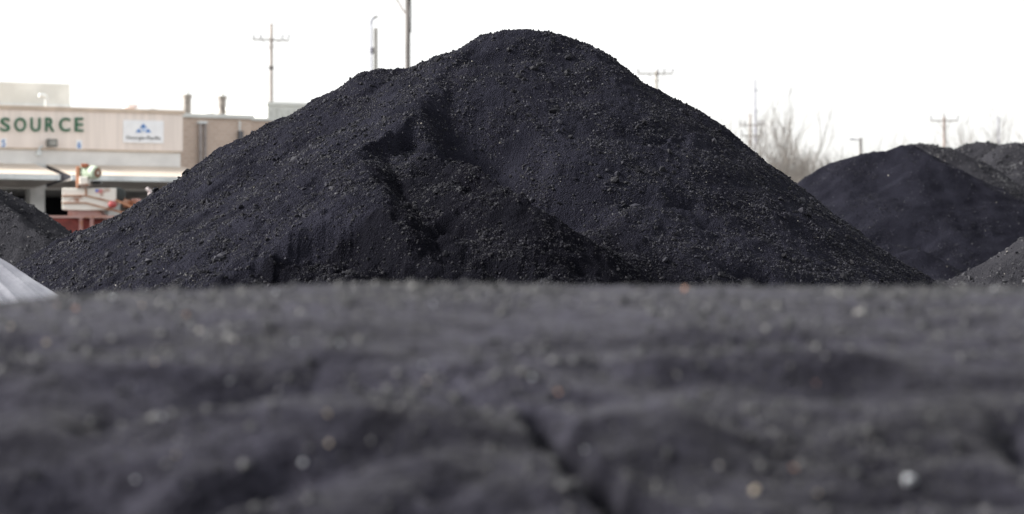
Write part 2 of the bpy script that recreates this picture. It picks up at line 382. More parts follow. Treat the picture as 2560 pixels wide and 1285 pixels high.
# right, dark front face with a pale ridge running down its right side
side_pile("dark smooth coal pile right of the tallest one, pale ridge line down its right shoulder",
  [(1800,600),(1900,530),(1995,462),(2060,425),(2120,393),(2160,374),(2200,364),(2250,361),(2280,370),(2310,390)], 56, .66, A(3.6, 14., .05), np.concatenate([A(44, 49, .2), A(49, 57.5, .05), A(57.5, 64, .3)]),
  dict(spurs=[([(2280,370,.0),(2330,400,.25),(2390,440,.5),(2450,490,.8),(2520,540,1.0),(2600,590,1.2)], (.75, .5, .75, .55, .06)), ([(2240,665,.3),(2290,625,.5),(2310,640,.5)], (.5, .5, .8, .4, .06))],
       pits=[(2230,590,80,16,.25),(2300,600,30,30,.2),(2200,430,60,60,.25),(2130,560,40,12,.15)]),
  lambda X, Y: perlin((X*.5 - Y*.86) / .25, (X*.86 + Y*.5) / 2.2, 31) * .03, 130, (COAL, LUMP), 60000, .007, .022)
side_pile("grey coal pile behind the dark right pile, its top beside the utility pole",
  [(2180,440),(2240,385),(2275,366),(2300,361),(2330,361),(2365,366),(2395,374),(2440,392),(2520,440),(2620,520)], 63, .6, A(5.6, 18., .06), np.concatenate([A(52, 56, .2), A(56, 64.5, .06), A(64.5, 70, .3)]),
  dict(pits=[(2420,470,40,10,.2)]), None, 150, (COALB, LUMPB), 90000, .011, .05)
side_pile("small rounded grey coal mound on the skyline below the bare tree at right",
  [(2340,420),(2385,382),(2400,370),(2420,358),(2445,350),(2470,351),(2490,358),(2510,372),(2560,410)], 68, .6, A(8., 14.5, .06), np.concatenate([A(58, 62, .2), A(62, 69, .06), A(69, 74, .3)]),
  dict(), None, 170, (COALB, LUMPB), 70000, .011, .05)
side_pile("grey coal pile cut by the right edge of the photo, below the skyline trees",
  [(2400,430),(2480,380),(2510,362),(2540,357),(2580,357),(2640,365),(2760,420),(2900,500)], 66, .6, A(9.5, 18, .06), np.concatenate([A(56, 60, .2), A(60, 67, .06), A(67, 73, .3)]),
  dict(pits=[(2520,400,40,12,.15)]), None, 190, (COALB, LUMPB), 70000, .011, .05)
side_pile("low grey coal pile in the bottom right corner above the blurred bank",
  [(2250,790),(2330,735),(2380,698),(2430,668),(2490,634),(2560,592),(2640,545),(2720,500),(2820,470),(2950,480)], 36, .62, A(4.6, 9., .02), np.concatenate([A(29, 32, .15), A(32, 36.6, .02), A(36.6, 41, .2)]),
  dict(), lambda X, Y: perlin((X*.5 - Y*.86) / .12, (X*.86 + Y*.5) / .8, 33) * .02, 210, (COALB, LUMPB), 26000, .008, .045)
# left
side_pile("black coal pile at the left edge in front of the loading dock",
  [(-320,330),(-200,360),(-90,410),(0,470),(50,497),(80,530),(120,562),(150,585),(168,598),(230,650),(300,700)], 45, .6, A(-12.5, -5., .03), np.concatenate([A(36, 39.5, .2), A(39.5, 46, .03), A(46, 52, .3)]),
  dict(spurs=[([(-60,470,.3),(0,505,.55),(60,560,.8),(110,592,1.0),(140,612,1.1)], (.6, .8, .75, .5, .06)), ([(-40,600,1.0),(20,605,1.2),(80,640,1.4)], (.6, .6, .8, .4, .05))], pits=[(60,540,40,14,.18),(120,580,30,8,.12)]),
  None, 230, (COALB, LUMPB), 30000, .01, .05)

# ------------------------------------------------------------------ plastic sheet on a mound, left edge
def sheet_h(X, Y):
    D = 27.
    prof = np.interp(X, [(q - 1280) / F * D for q in (-420,-200,-60,0,70,140,230)], [EYE + (HOR - q) / F * D for q in (455,530,616,653,694,738,800)])
    z = prof - .62 * np.sqrt((Y - D) ** 2 + .02) + .09
    u = (X + 6.5) * .8 - (27.3 - Y) * .6; v = (X + 6.5) * .6 + (27.3 - Y) * .8
    ang = np.arctan2(27.2 - Y, X + 6.2); rr = np.hypot(27.2 - Y, X + 6.2)
    wr = 1 - np.abs(perlin(ang * 7., rr * .5, 301)) * 2
    wr2 = 1 - np.abs(perlin(ang * 19., rr * 1.2, 305)) * 2
    return z + (np.maximum(wr, .1) - .5) * .045 * np.clip(rr, 0, 1) + (np.maximum(wr2, .2) - .5) * .02 + fbm(X, Y, .5, 2, 309) * .02
ps = grid("plastic_sheet", sheet_h, A(-7.2, -3.9, .012), A(24.4, 28.6, .014), mat("plastic_film", (.36, .36, .395), .3, .45, 2., .15, 12., spec=.6, bdist=.01, col2=(.27, .27, .305), stretch=(1, 1, 2)), zmin=.02)
tag(ps, "crumpled translucent white plastic sheet draped over a mound at the left edge", "plastic sheet")

# ------------------------------------------------------------------ blurred bank in front
CR = 11.4
crx = np.array([(q - 1280) / F * CR for q in (-900,-300,0,140,320,500,650,800,1000,1300,1700,2200,2560,3100)])
crz = np.array([EYE + (HOR - q) / F * CR for q in (800,775,757,741,732,726,717,710,708,711,716,718,717,722)])
def bank_base(X, Y):
    zc = np.interp(X, crx, crz)
    t = (CR - Y)
    front = zc - np.interp(t, [0, .35, .8, 1.3, 1.9, 2.5, 3.1, 4.0, 8.0], [0, .014, .04, .095, .22, .42, .67, 1.0, 1.9])
    back = zc - .02 - .6 * (np.sqrt((t + .0) ** 2 + .04) - .2)
    return np.where(t > 0, front, back)
BANK = Pile(); BANK.base = bank_base
def bhit(px, py): return BANK.hit(px, py, 5., 12.)
def bump_px(px, py, rx, ry, amp, rot=0):
    d = bhit(px, py); c = W(px, py, d); d2 = bhit(px, py + ry) ; sy = max(.03, abs(d - d2)); sx = PX(rx, d)
    def m(X, Y, Z):
        a = X - c[0]; b = Y - c[1] - rot * a
        return 1.25 * amp * np.exp(-np.clip((a / sx) ** 2 + (b / sy) ** 2, 0, 40))
    BANK.mods.append(m)
for a in [(740,930,260,26,-.08),(560,975,60,14,-.04),(300,1010,120,30,-.05),(640,1170,260,30,-.14,.25),(420,1250,300,36,-.14,.2),(720,1125,50,22,-.05),(150,1190,200,40,-.12),(1500,905,60,20,-.045),
          (1335,1030,40,18,-.04),(1370,1065,40,18,-.04),(1830,840,180,14,-.03),(2050,950,240,24,-.05),(2300,770,220,10,-.015),(2545,1080,50,60,-.09),(2180,1150,60,20,-.04),(2140,1235,160,20,-.05),
          (700,765,30,8,-.02),(415,812,22,9,-.02),(1190,820,60,8,-.015),(1900,1170,140,24,-.03),(1620,1190,70,24,-.03),(1100,1230,60,14,-.05),(60,850,60,12,-.03),(230,1050,60,14,-.04),
          (850,1010,260,26,.06),(1500,830,400,18,.02),(1750,900,300,20,.035),(1000,1060,200,30,.04),(2300,1060,200,60,.05),(1700,1090,180,50,.05),(1150,1080,120,40,.03),(400,920,260,24,.03)]:
    bump_px(*a)
CK = densify([(1335,1005),(1385,1062),(1375,1095),(1430,1130),(1445,1168),(1500,1190),(1515,1228),(1590,1262),(1660,1310)], 8)
ckp = [W(px, py, bhit(px, py)) for px, py in CK]
def crack(X, Y, Z):
    o = np.zeros(X.shape); k = (X > 0) & (X < .8) & (Y < 10.6)
    x, y = X[k], Y[k]; r = np.zeros(x.shape)
    for i, p in enumerate(ckp):
        s = i / len(ckp); np.maximum(r, (.24 + .26 * s) * np.exp(-np.minimum(((x - p[0])**2 + ((y - p[1]) * .8)**2) / (.03 + .018 * s) ** 2, 40)), out=r)
    o[k] = -r; return o
BANK.mods.append(crack)
def bank_noise(X, Y, Z):
    near = np.clip((CR - Y) / 2.2, 0.04, 1.2)
    return (fbm(X, Y, .9, 3, 401) * .014 + fbm(X * .35, Y, .3, 3, 411, .5) * .03 - np.abs(perlin(X / 1.9 + .3 * Y, Y / .5, 415)) * .075 + fbm(X * .6, Y, .14, 3, 418) * .015) * near + fbm(X, Y, .05, 2, 421) * .004
BANK.mods.append(bank_noise)
bk = thing("coal_bank", "wide low bank of blurred grey coal fines across the bottom foreground", "coal bank", (0, 10, 0))
o = grid("coal_slope", BANK.h, A(-5., 5., .02), np.concatenate([A(1.5, 6.4, .1), A(6.4, 12.2, .014), A(12.2, 16, .15)]), DUST, bk, tone=lambda X, Y: np.clip((CR - 1.2 - Y) / 2.2 + fbm(X * .5, Y, .5, 3, 441) * .7, 0, 1) * .62); o.location = (0, -10, 0)  # shade painted into the colour: fines darken down the near slope
P, rad = scatter(80000, -2.6, 2.6, 6.4, 12., lambda X, Y: np.clip(.5 + fbm(X, Y, .6, 2, 431), .1, 1), .0035, .027, 2.2)
o = lumps("coal_grain", BANK.h, P, rad, LUMPN, bk); o.location = (0, -10, 0)
PEB = dict(white=mat("white_stone", (.27, .28, .3), .5, .15, 40), tan=mat("tan_stone", (.26, .215, .155), .6, .2, 40), orange=mat("orange_stone", (.26, .125, .075), .6, .2, 40))
peb = [(283,750,20,'white'),(690,735,14,'white'),(1083,766,15,'white'),(1193,747,12,'white'),(738,863,20,'white'),(850,866,20,'white'),(1058,917,14,'white'),(575,960,16,'white'),(333,970,13,'white'),
       (407,1060,14,'white'),(757,1180,24,'white'),(338,1225,15,'white'),(1331,950,20,'white'),(1840,810,14,'white'),(2167,783,14,'white'),(2485,730,14,'white'),(1714,885,13,'white'),(1462,1150,16,'white'),(2272,1222,50,'white'),(2238,768,10,'white'),
       (356,768,13,'tan'),(117,864,16,'tan'),(28,820,12,'tan'),(387,913,12,'tan'),(820,1046,22,'tan'),(823,1123,18,'tan'),(440,1155,15,'tan'),(1885,1232,26,'tan'),(1770,990,14,'tan'),(1066,963,14,'tan'),(2045,1240,15,'tan'),
       (190,779,14,'orange'),(143,767,11,'orange'),(466,793,14,'orange'),(1712,727,17,'orange'),(1395,988,16,'orange'),(1985,1186,20,'orange'),(2040,970,12,'orange')]
ORD = "first second third fourth fifth sixth seventh eighth ninth tenth".split()
rows = {}
for p in peb:
    r = 0 if p[1] < 800 else 1 if p[1] < 1020 else 2
    rows.setdefault((p[3], r), []).append(p)
for (c, r), L in rows.items():
    for k, (px, py, sz, _) in enumerate(sorted(L)):
        d = BANK.hit(px, py, 5., 12., fn=lambda X, Y: BANK.h(X, Y)); c3 = W(px, py, d); rr = PX(sz, d) / 2.5
        loc = np.array([[c3[0], c3[1]]])
        o = lumps("pebble", BANK.h, loc, np.array([rr]), PEB[c], None, .7, None)
        me = o.data; v = np.empty(36, np.float32); me.vertices.foreach_get('co', v); v = v.reshape(-1, 3); cen = v.mean(0); me.vertices.foreach_set('co', (v - cen).ravel()); o.location = cen
        cn = dict(white='pale', tan='tan', orange='orange')[c]
        place = ("along the crest", "on the middle", "on the lowest part")[r]
        tag(o, f"{ORD[k]} {cn} pebble from the left {place} of the blurred foreground coal bank" if sz < 40 else "largest pale pebble, lying near the bottom right of the blurred coal bank", "pebble", "pebbles on the foreground bank")

# ------------------------------------------------------------------ buildings
UX, UY = 5.8 / math.hypot(5.8, 3), 3 / math.hypot(5.8, 3); B0 = Vector(((457 - 1280) / F * 98, 98, 0)); BR = math.atan2(3, 5.8)
def fac(px, py, out=0.):
    """photo pixel -> local (x along facade, z) on the plane `out` metres in front of the facade"""
    k = (px - 1280) / F; ox = B0.x + UY * out; oy = B0.y - UX * out
    x = (k * oy - ox) / (UX - k * UY); d = oy + UY * x
    return x, EYE + (HOR - py) / F * d
beige = mat("beige_cladding", (.8, .715, .655), .7, .05, .8, .15, 3., stretch=(8, 8, .3))
greyb = mat("grey_painted_block", (.72, .71, .69), .8, .06, 1.2)
trimm = mat("brown_parapet_trim", (.55, .45, .36), .7, .1, 2.)
canm = mat("cream_canopy_roofing", (.5, .43, .36), .75, .1, .8)
fasm = mat("galvanised_fascia", (.66, .69, .69), .6, .12, 2.)
soff = mat("grey_soffit", (.5, .46, .43), .9, .15, 1.)
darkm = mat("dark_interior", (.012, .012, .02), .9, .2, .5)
conc = mat("concrete", (.62, .62, .61), .85, .12, 2.)
palem = mat("pale_metal_siding", (.64, .65, .62), .7, .08, 1.)
wb = thing("warehouse", "beige warehouse with green wall lettering, canopy and dark loading docks at left", "warehouse", B0, BR)
ZT, ZB, ZC = 7.44, 6.04, 5.5
XL = -24.
MB().box(XL, 0, 0, 26, ZB, ZT - .12).build("upper_wall", beige, wb)
MB().box(XL, .05, -.06, 26.05, ZT - .12, ZT).build("parapet_trim", trimm, wb)
MB().box(XL, -.08, .03, 26, 4.66, ZB).build("lower_wall", greyb, wb)
MB().box(XL, -.08, -.03, .03, ZB - .06, ZB).build("drip_edge", trimm, wb)
def canopy(x0, x1, o=2.6):
    pr = [(.03, ZC), (-o, 5.06), (-o, 5.04), (.03, ZC - .03)]
    c = MB(); c.add([(x, y, z) for x in (x0, x1) for y, z in pr], [(0,1,2,3),(7,6,5,4),(0,4,5,1),(1,5,6,2),(2,6,7,3),(3,7,4,0)])
    r = c.build("canopy", canm, wb)
    MB().box(x0, x1, -o - .03, -o + .02, 4.88, 5.055).build("fascia", fasm, r)
    pr = [(.03, 4.7), (-o + .02, 4.9), (-o + .02, 4.93), (.03, 4.73)]
    c = MB(); c.add([(x, y, z) for x in (x0, x1) for y, z in pr], [(0,1,2,3),(7,6,5,4),(0,4,5,1),(1,5,6,2),(2,6,7,3),(3,7,4,0)]); c.build("soffit", soff, r)
    for q in (x0, x1 - .04):
        c = MB(); pr = [(.0, 4.74), (-o + .03, 4.94), (-o + .03, 5.03), (.0, ZC - .04)]
        c.add([(x, y, z) for x in (q, q + .04) for y, z in pr], [(0,1,2,3),(7,6,5,4),(0,4,5,1),(1,5,6,2),(2,6,7,3),(3,7,4,0)]); c.build("end_panel", darkm if q == x0 else soff, r)
    return r
xg0 = fac(150, 433, 2.6)[0]; xg1 = fac(178, 440, 2.6)[0]
canopy(XL, xg0); canopy(xg1, .0)
# dock bays: columns in front of a deep dark interior
for q0, q1 in ((-330,-296),(-125,-90),(75,112),(270,300)):
    a, _ = fac(q0, 480); b, _ = fac(q1, 480)
    MB().box(a, b, .0, .5, 0, 4.66).build("dock_column", conc, wb)
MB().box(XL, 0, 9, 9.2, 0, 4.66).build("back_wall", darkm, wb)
MB().box(XL, XL + .2, .5, 9, 0, 4.66).build("side_wall", greyb, wb)
MB().box(-.2, -.08, .5, 9, 0, 4.66).build("side_wall", greyb, wb)
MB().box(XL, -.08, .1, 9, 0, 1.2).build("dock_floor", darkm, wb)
x1, z1 = fac(174, 210, -9.); _, z0 = fac(174, 268, -9.)
MB().box(XL, x1, 9, 15, ZT, z1).build("penthouse", palem, wb)
MB().box(XL, x1 + .02, 8.97, 9, z0 - .02, z0 + .1).build("flashing", fasm, wb)
px_ = fac(113, 240, -8.5)
pp = MB().path([(px_[0], 8.4, ZT), (px_[0], 8.4, px_[1] - .05), (px_[0] - .06, 8.4, px_[1]), (px_[0] - .28, 8.4, px_[1] + .02)], .07, n=12).build("vent_pipe", fasm, wb)
xv, zv = fac(325, 250, -3.)
pv = MB().lathe((xv, 3, ZT), (0, 0, 1), [(0, .16), (.22, .16), (.22, .26), (.34, .26), (.36, .05)]).build("roof_vent", mat("pink_grey_vent", (.62, .55, .54), .6), wb)
xv, zv = fac(381, 270, -2.5)
MB().lathe((xv, 2.5, ZT), (0, 0, 1), [(0, .27), (.1, .27), (.16, .18), (.19, .02)]).build("roof_hatch", mat("dark_hatch", (.12, .11, .1), .7), wb)

# lettering on the wall
green = mat("green_letter", (.03, .13, .07), .5, .15, 8.)
sg = thing("wall_lettering", "large dark green letters SOURCE across the beige warehouse wall", "sign", B0, BR)
for ch, q0, q1 in (('S',1,24.5),('O',36,65),('U',76.5,101),('R',113,136),('C',148,175),('E',187,208)):
    xa, zt = fac(q0, 293.5, .05); xb, zb = fac(q1, 329, .05)
    dz = -.015 * (q0 / 200)
    text_mesh("letter", ch, green, sg, xb - xa, (zt - zb), .06, .012, ((xa + xb) / 2, -.04, (zt + zb) / 2))
white = mat("white_sign_panel", (.85, .86, .88), .5, .03, 3.)
blue = mat("blue_sign_paint", (.06, .2, .5), .5); lblue = mat("light_blue_sign_paint", (.45, .58, .8), .5); blk = mat("black_sign_paint", (.03, .03, .035), .5)
xa, zt = fac(308, 299.5, .05); xb, zb = fac(409, 358.5, .05); xm = (xa + xb) / 2
bs = thing("company_sign", "white rectangular sign with blue triangle emblem and black company name on the warehouse wall", "sign", B0, BR)
MB().box(xa, xb, -.05, -.004, zb, zt).build("panel", white, bs)
def tri(pts, m, nm, yy):
    q = [fac(a, b, .06) for a, b in pts]
    return MB().prism([(a, b) for a, b in q], yy, yy - .006).build(nm, m, bs)
tri([(358,308.5),(349,319.5),(367,319.5)], blue, "emblem", -.052)
tri([(346.5,321.5),(338.5,331),(354.5,331)], blue, "emblem", -.052)
tri([(370,321.5),(362,331),(378,331)], blue, "emblem", -.052)
tri([(350,321),(366.5,321),(358.2,330.5)], lblue, "emblem", -.052)
xa2, zt2 = fac(315, 338.5, .06); xb2, zb2 = fac(402, 352.5, .06)
text_mesh("lettering", "Georgia-Pacific", blk, bs, xb2 - xa2, zt2 - zb2, .008, .004, ((xa2 + xb2) / 2, -.056, (zt2 + zb2) / 2))
for ch, q0, q1, r0, r1 in (('5', 1, 15.5, 346, 370), ('6', 190.5, 205, 350, 374)):
    xa, zt = fac(q0, r0, .03); xb, zb = fac(q1, r1, .03)
    t = thing("number_plate", f"small white plate with blue dock number {ch} on the warehouse wall", "sign", B0, BR, "dock number plates")
    MB().box(xa, xb, -.03, -.004, zb, zt).build("plate", white, t)
    text_mesh("digit", ch, blue, t, (xb - xa) * .62, (zt - zb) * .72, .008, .015, ((xa + xb) / 2, -.036, (zt + zb) / 2))
xa, zt = fac(119, 347, .3); xb, zb = fac(143, 367, .3)
fl = thing("floodlight", "dark grey box floodlight mounted on the beige warehouse wall", "floodlight", B0, BR)
MB().box(xa, xb, -.34, -.1, zb, zt).build("housing", mat("floodlight_grey", (.13, .13, .12), .6), fl, bevel=.02)
MB().box(xa + .04, xb - .04, -.352, -.342, zb + .05, zt - .04).build("lens", mat("dull_lens", (.28, .28, .26), .2), fl)
MB().box((xa+xb)/2 - .03, (xa+xb)/2 + .03, -.1, 0, (zb+zt)/2 - .03, (zb+zt)/2 + .03).build("bracket", fasm, fl)
xa, zt = fac(97, 372, .1); 
cb = thing("conduit_box", "small grey conduit elbow and box under the floodlight", "conduit", B0, BR)
MB().box(xa - .07, xa + .07, -.16, -.03, zt - .22, zt - .06).build("junction_box", fasm, cb)
MB().path([(xa, -.1, zt - .06), (xa + .03, -.1, zt + .04), (xa + .14, -.1, zt + .1)], .03).build("conduit", fasm, cb)

# brick building behind
brick = bpy.data.materials.new("pinkish_brick"); brick.use_nodes = True
n = brick.node_tree.nodes; L = brick.node_tree.links
tc = n.new('ShaderNodeTexCoord'); mpn = n.new('ShaderNodeMapping'); mpn.inputs['Rotation'].default_value = (R(90), 0, 0)
bt = n.new('ShaderNodeTexBrick'); bt.inputs['Scale'].default_value = 2.; bt.inputs['Color1'].default_value = (.5, .385, .31, 1); bt.inputs['Color2'].default_value = (.56, .44, .36, 1); bt.inputs['Mortar'].default_value = (.58, .51, .46, 1)
L.new(tc.outputs['Object'], mpn.inputs['Vector']); L.new(mpn.outputs[0], bt.inputs['Vector']); L.new(bt.outputs['Color'], n['Principled BSDF'].inputs['Base Color']); n['Principled BSDF'].inputs['Roughness'].default_value = .85
bb = thing("brick_building", "tan brick building between the warehouse and the coal pile, with pale roof edge", "building", B0, BR)
YB = 3.
xe, ze = fac(628, 299, -YB); _, zs = fac(460, 291, -YB)
zr = (ze + zs) / 2
MB().box(.1, xe, YB, YB + 14, 0, zr).build("wall", brick, bb)
MB().box(.1, xe + .08, YB - .1, YB + 14.1, zr, zr + .14).build("roof_edge", palem, bb)
xe2, ze2 = fac(700, 303, -YB - 1)
MB().box(xe, xe2 + 1.5, YB + 1, YB + 12, 0, ze2).build("side_wing", brick, bb)
MB().box(xe + .09, xe2 + 1.6, YB + .92, YB + 12.1, ze2, ze2 + .1).build("roof_edge", palem, bb)
for q in (500, 512):
    xa, _ = fac(q, 400, -YB + .1); _, zt = fac(q, 308, -YB + .1)
    MB().tube((xa, YB - .12, 0), (xa, YB - .12, zt), .065 if q == 500 else .05).build("drain_pipe", mat("grey_pipe", (.3, .27, .26), .6), bb)
xa, zt = fac(494, 303, -YB + .1); xb, zb = fac(516, 309, -YB + .1)
MB().box(xa, xb, YB - .22, YB - .003, zb, zt).build("pipe_head", fasm, bb)
xa, zt = fac(596, 327, -YB + .1); xb, zb = fac(607, 350, -YB + .1)
MB().box(xa, xb, YB - .16, YB - .003, zb, zt).build("meter_box", mat("dark_meter", (.1, .1, .11), .5), bb)
xa, _ = fac(597, 312, -YB)
MB().tube((xa, YB - .08, zt), (xa, YB - .08, zt + .35), .03).build("conduit", fasm, bb)
for k, (q0, q1, top) in enumerate(((463, 477, 237), (551, 564, 241))):
    xa, zt = fac(q0, top, -8.); xb, _ = fac(q1, top, -8.); 
    ch = MB().box(xa, xb, 8, 8 + (xb - xa), zr + .14, zt).build("chimney", mat("sooty_flue", (.17, .15, .135), .8, .3, 5.), bb)
    MB().box(xa - .03, xb + .03, 7.97, 8.03 + (xb - xa), zt - .1, zt + .02).build("chimney_cap", mat("flue_rim", (.2, .18, .16), .8), ch)
    MB().tube(((xa+xb)/2, 8.1, zt + .02), ((xa+xb)/2, 8.1, zt + .22), .07).build("flue_pipe", palem, ch)
xa, zt = fac(668, 262, -12.); xb, _ = fac(800, 262, -12.)
mb_ = thing("metal_shed", "pale ribbed metal shed roofline rising behind the brick building beside the pile", "shed", B0, BR)
MB().box(xa, xb + 2, 12, 22, 0, zt).build("wall", palem, mb_)
m2 = MB()
for k in range(26): m2.box(xa + .12 + k*.25, xa + .17 + k*.25, 11.96, 11.998, 0, zt - .13)
m2.build("siding_rib", mat("pale_rib", (.52, .53, .5), .7), mb_)
MB().box(xa - .05, xb + 2.05, 11.92, 22.05, zt, zt + .12).build("roof_edge", palem, mb_)

# ------------------------------------------------------------------ crushing machine by the dock
MD = 80.
def bx(mb, x0, y0, x1, y1, d0, d1):
    a = W(x0, y0, MD); b = W(x1, y1, MD); return mb.box(a.x, b.x, d0, d1, b.z, a.z)
def rusty(name, col, rust=(.26, .09, .035), lo=.5, hi=.66, sc=3.):
    return mat(name, rust, .75, 0, sc, .2, 20., col2=col, lo=lo, hi=hi)
rw = rusty("chipped_white_paint", (.68, .65, .6), lo=.58, hi=.72); rl = rusty("rust_line", (.4, .26, .17), lo=.35, hi=.6); rr_ = mat("faded_red_paint", (.2, .035, .028), .6, .3, 3.); pk = rusty("worn_pink_primer", (.36, .22, .2)); og = rusty("orange_rust_beam", (.45, .22, .13))
mo = W(200, 700, MD); mo.z = 0
mc = thing("crushing_machine", "rusty white and red crushing machine with green motor in front of the dock", "machine", mo)
def loc(o): o.location = -Vector(mc.location); return o
hp = MB(); pts = [(155,470),(289,470),(289,505),(262,525),(215,526),(155,524)]
hp.prism([(W(a, b, MD).x, W(a, b, MD).z) for a, b in pts], MD, MD + 1.2); hopper = loc(hp.build("hopper", rw, mc, bevel=.02))
def bar(mb, a, b, th=3., y0=-.05, y1=-.003):
    p = W(a[0], a[1], MD); q = W(b[0], b[1], MD); t = PX(th, MD) / 2
    mb.prism([(p.x, p.z - t), (q.x, q.z - t), (q.x, q.z + t), (p.x, p.z + t)], MD + y0, MD + y1)
for pl in ([(154,490),(214,489),(288,506)], [(154,507.5),(214,507),(300,530)]):
    rb = MB(); bar(rb, pl[0], pl[1]); bar(rb, pl[1], pl[2], 3.5); o = rb.build("rib", rl, hopper)
rb = MB(); bx(rb, 213, 471, 217, 489, MD - .03, MD - .004); rb.build("seam", rl, hopper)
fg = MB(); bx(fg, 238, 473, 246, 480, MD - .008, MD - .003); fg.build("sticker", mat("blue_sticker", (.15, .2, .5), .5), hopper)
fg = MB(); 
for k in range(3): bx(fg, 246.5, 473 + 2.6*k, 256, 474.6 + 2.6*k, MD - .008, MD - .003)
bx(fg, 239, 481, 256, 482.5, MD - .008, MD - .003); fg.build("sticker", mat("red_sticker", (.5, .1, .1), .5), hopper)
# motor
gm = rusty("pale_green_motor", (.34, .4, .31), lo=.6, hi=.75)
c = W(243, 432, MD - .2); ax = Vector((-.78, .62, .04))
motor = loc(MB().lathe(c, ax, [(-.02, .02), (-.02, .13), (0, .15), (.0, .165), (.04, .19), (.2, .2), (.22, .165), (.55, .165), (.57, .185), (.62, .185), (.64, .1), (.72, .1)]).build("motor", gm, mc))
fn_ = MB()
for k in range(22):
    t = 2*math.pi*k/22; a = ax.cross(Vector((0,0,1))).normalized(); b_ = ax.cross(a)
    e = a*math.cos(t) + b_*math.sin(t); fn_.tube(c + ax*.24 + e*.17, c + ax*.54 + e*.17, .012, n=5)
fn_.build("cooling_fin", gm, motor)
MB().lathe(c - ax*.026, ax, [(0, .02), (0, .12), (.01, .135), (.012, .1)]).build("fan_grille", mat("rust_grille", (.2, .09, .05), .7), motor)
MB().lathe(c - ax*.04, ax, [(0, .02), (0, .045), (.02, .05), (.022, .02)]).build("hub", mat("pale_hub", (.55, .5, .44), .6), motor)
q = MB(); bx(q, 204, 409, 220, 419, MD - .15, MD + .2); q.build("terminal_box", rusty("rust_box", (.3, .1, .05)), motor, bevel=.02)
q = MB(); bx(q, 190, 416, 199, 470, MD - .05, MD + .4); loc(q.build("gear_plate", og, mc, bevel=.02))
q = MB(); bx(q, 200, 442, 222, 461, MD - .2, MD + .25); loc(q.build("motor_mount", rw, mc, bevel=.03))
q = MB(); bx(q, 196, 461, 226, 464, MD - .25, MD + .3); bx(q, 203, 464, 216, 470.5, MD - .1, MD + .2); loc(q.build("base_plate", rusty("rust_plate", (.4, .34, .3)), mc))
q = MB(); bx(q, 230, 452, 250, 460, MD + .1, MD + .4); loc(q.build("coupling", mat("black_rubber", (.02, .02, .02), .7), mc, bevel=.02))
# underside chute, frame, skid
q = MB(); q.prism([(W(a, b, MD).x, W(a, b, MD).z) for a, b in [(168,526),(245,526),(258,541),(168,541)]], MD + .1, MD + 1.); loc(q.build("chute", pk, mc))
q = MB(); bx(q, 112, 539, 420, 545, MD - .1, MD + .05); loc(q.build("rail", pk, mc))
for a in (120, 203, 230, 300, 380):
    q = MB(); p = W(a, 545, MD); q.box(p.x - .05, p.x + .05, MD - .08, MD + .04, 0, p.z); loc(q.build("post", rusty("pinkish_post", (.3, .17, .16)), mc))
q = MB(); p0 = W(118, 547, MD + .3); p1 = W(420, 547, MD + .3); q.box(p0.x, p1.x, MD + .3, MD + .5, 0.5, p0.z); loc(q.build("side_panel", rr_, mc))
q = MB(); bx(q, 130, 585, 420, 594, MD - .12, MD - .02); loc(q.build("lower_rail", rr_, mc))
# conveyor arm
q = MB(); bar(q, (288, 500), (345, 524), 5, .0, .5); bar(q, (300, 530), (345, 532), 4, .0, .5); loc(q.build("conveyor_beam", og, mc))
q = MB(); bar(q, (218, 512), (335, 536), 4, .02, .6); loc(q.build("conveyor_beam", og, mc))
q = MB(); bx(q, 303, 499, 324, 519, MD + .2, MD + .8); loc(q.build("gear_case", rusty("pale_rust_case", (.42, .25, .18)), mc, bevel=.03))
q = MB(); bx(q, 324, 496, 346, 517, MD + .25, MD + .9); loc(q.build("gear_case", pk, mc, bevel=.03))
q = MB(); bx(q, 346, 502, 374, 520, MD + .3, MD + .8); loc(q.build("gear_case", og, mc, bevel=.03))
c = W(297, 487, MD + .3); loc(MB().lathe(c, (0, -1, 0), [(0, .02), (0, .2), (.1, .21), (.12, .17), (.13, .05)]).build("flywheel", mat("dark_wheel", (.025, .03, .03), .6), mc))
c = W(284, 511, MD - .05); loc(MB().lathe(c, (-.4, -1, 0), [(0, .1), (.14, .1), (.2, .07), (.22, .02)]).build("hydraulic_cap", mat("red_cap", (.4, .07, .07), .4), mc))
p = W(372, 474, MD + .5); q = MB(); q.path([(p.x - .06, p.y, p.z - .02), (p.x, p.y, p.z + .02), (p.x + .04, p.y, p.z - .08), (p.x + .03, p.y, 2.5)], .055, n=10); loc(q.build("exhaust_pipe", mat("pale_exhaust", (.5, .44, .44), .5), mc))
q = MB(); q.tube(W(305, 472, MD + .4), W(312, 500, MD + .4), .03); q.tube(W(298, 471, MD + .4), W(306, 484, MD + .4), .03); loc(q.build("hose", og, mc))

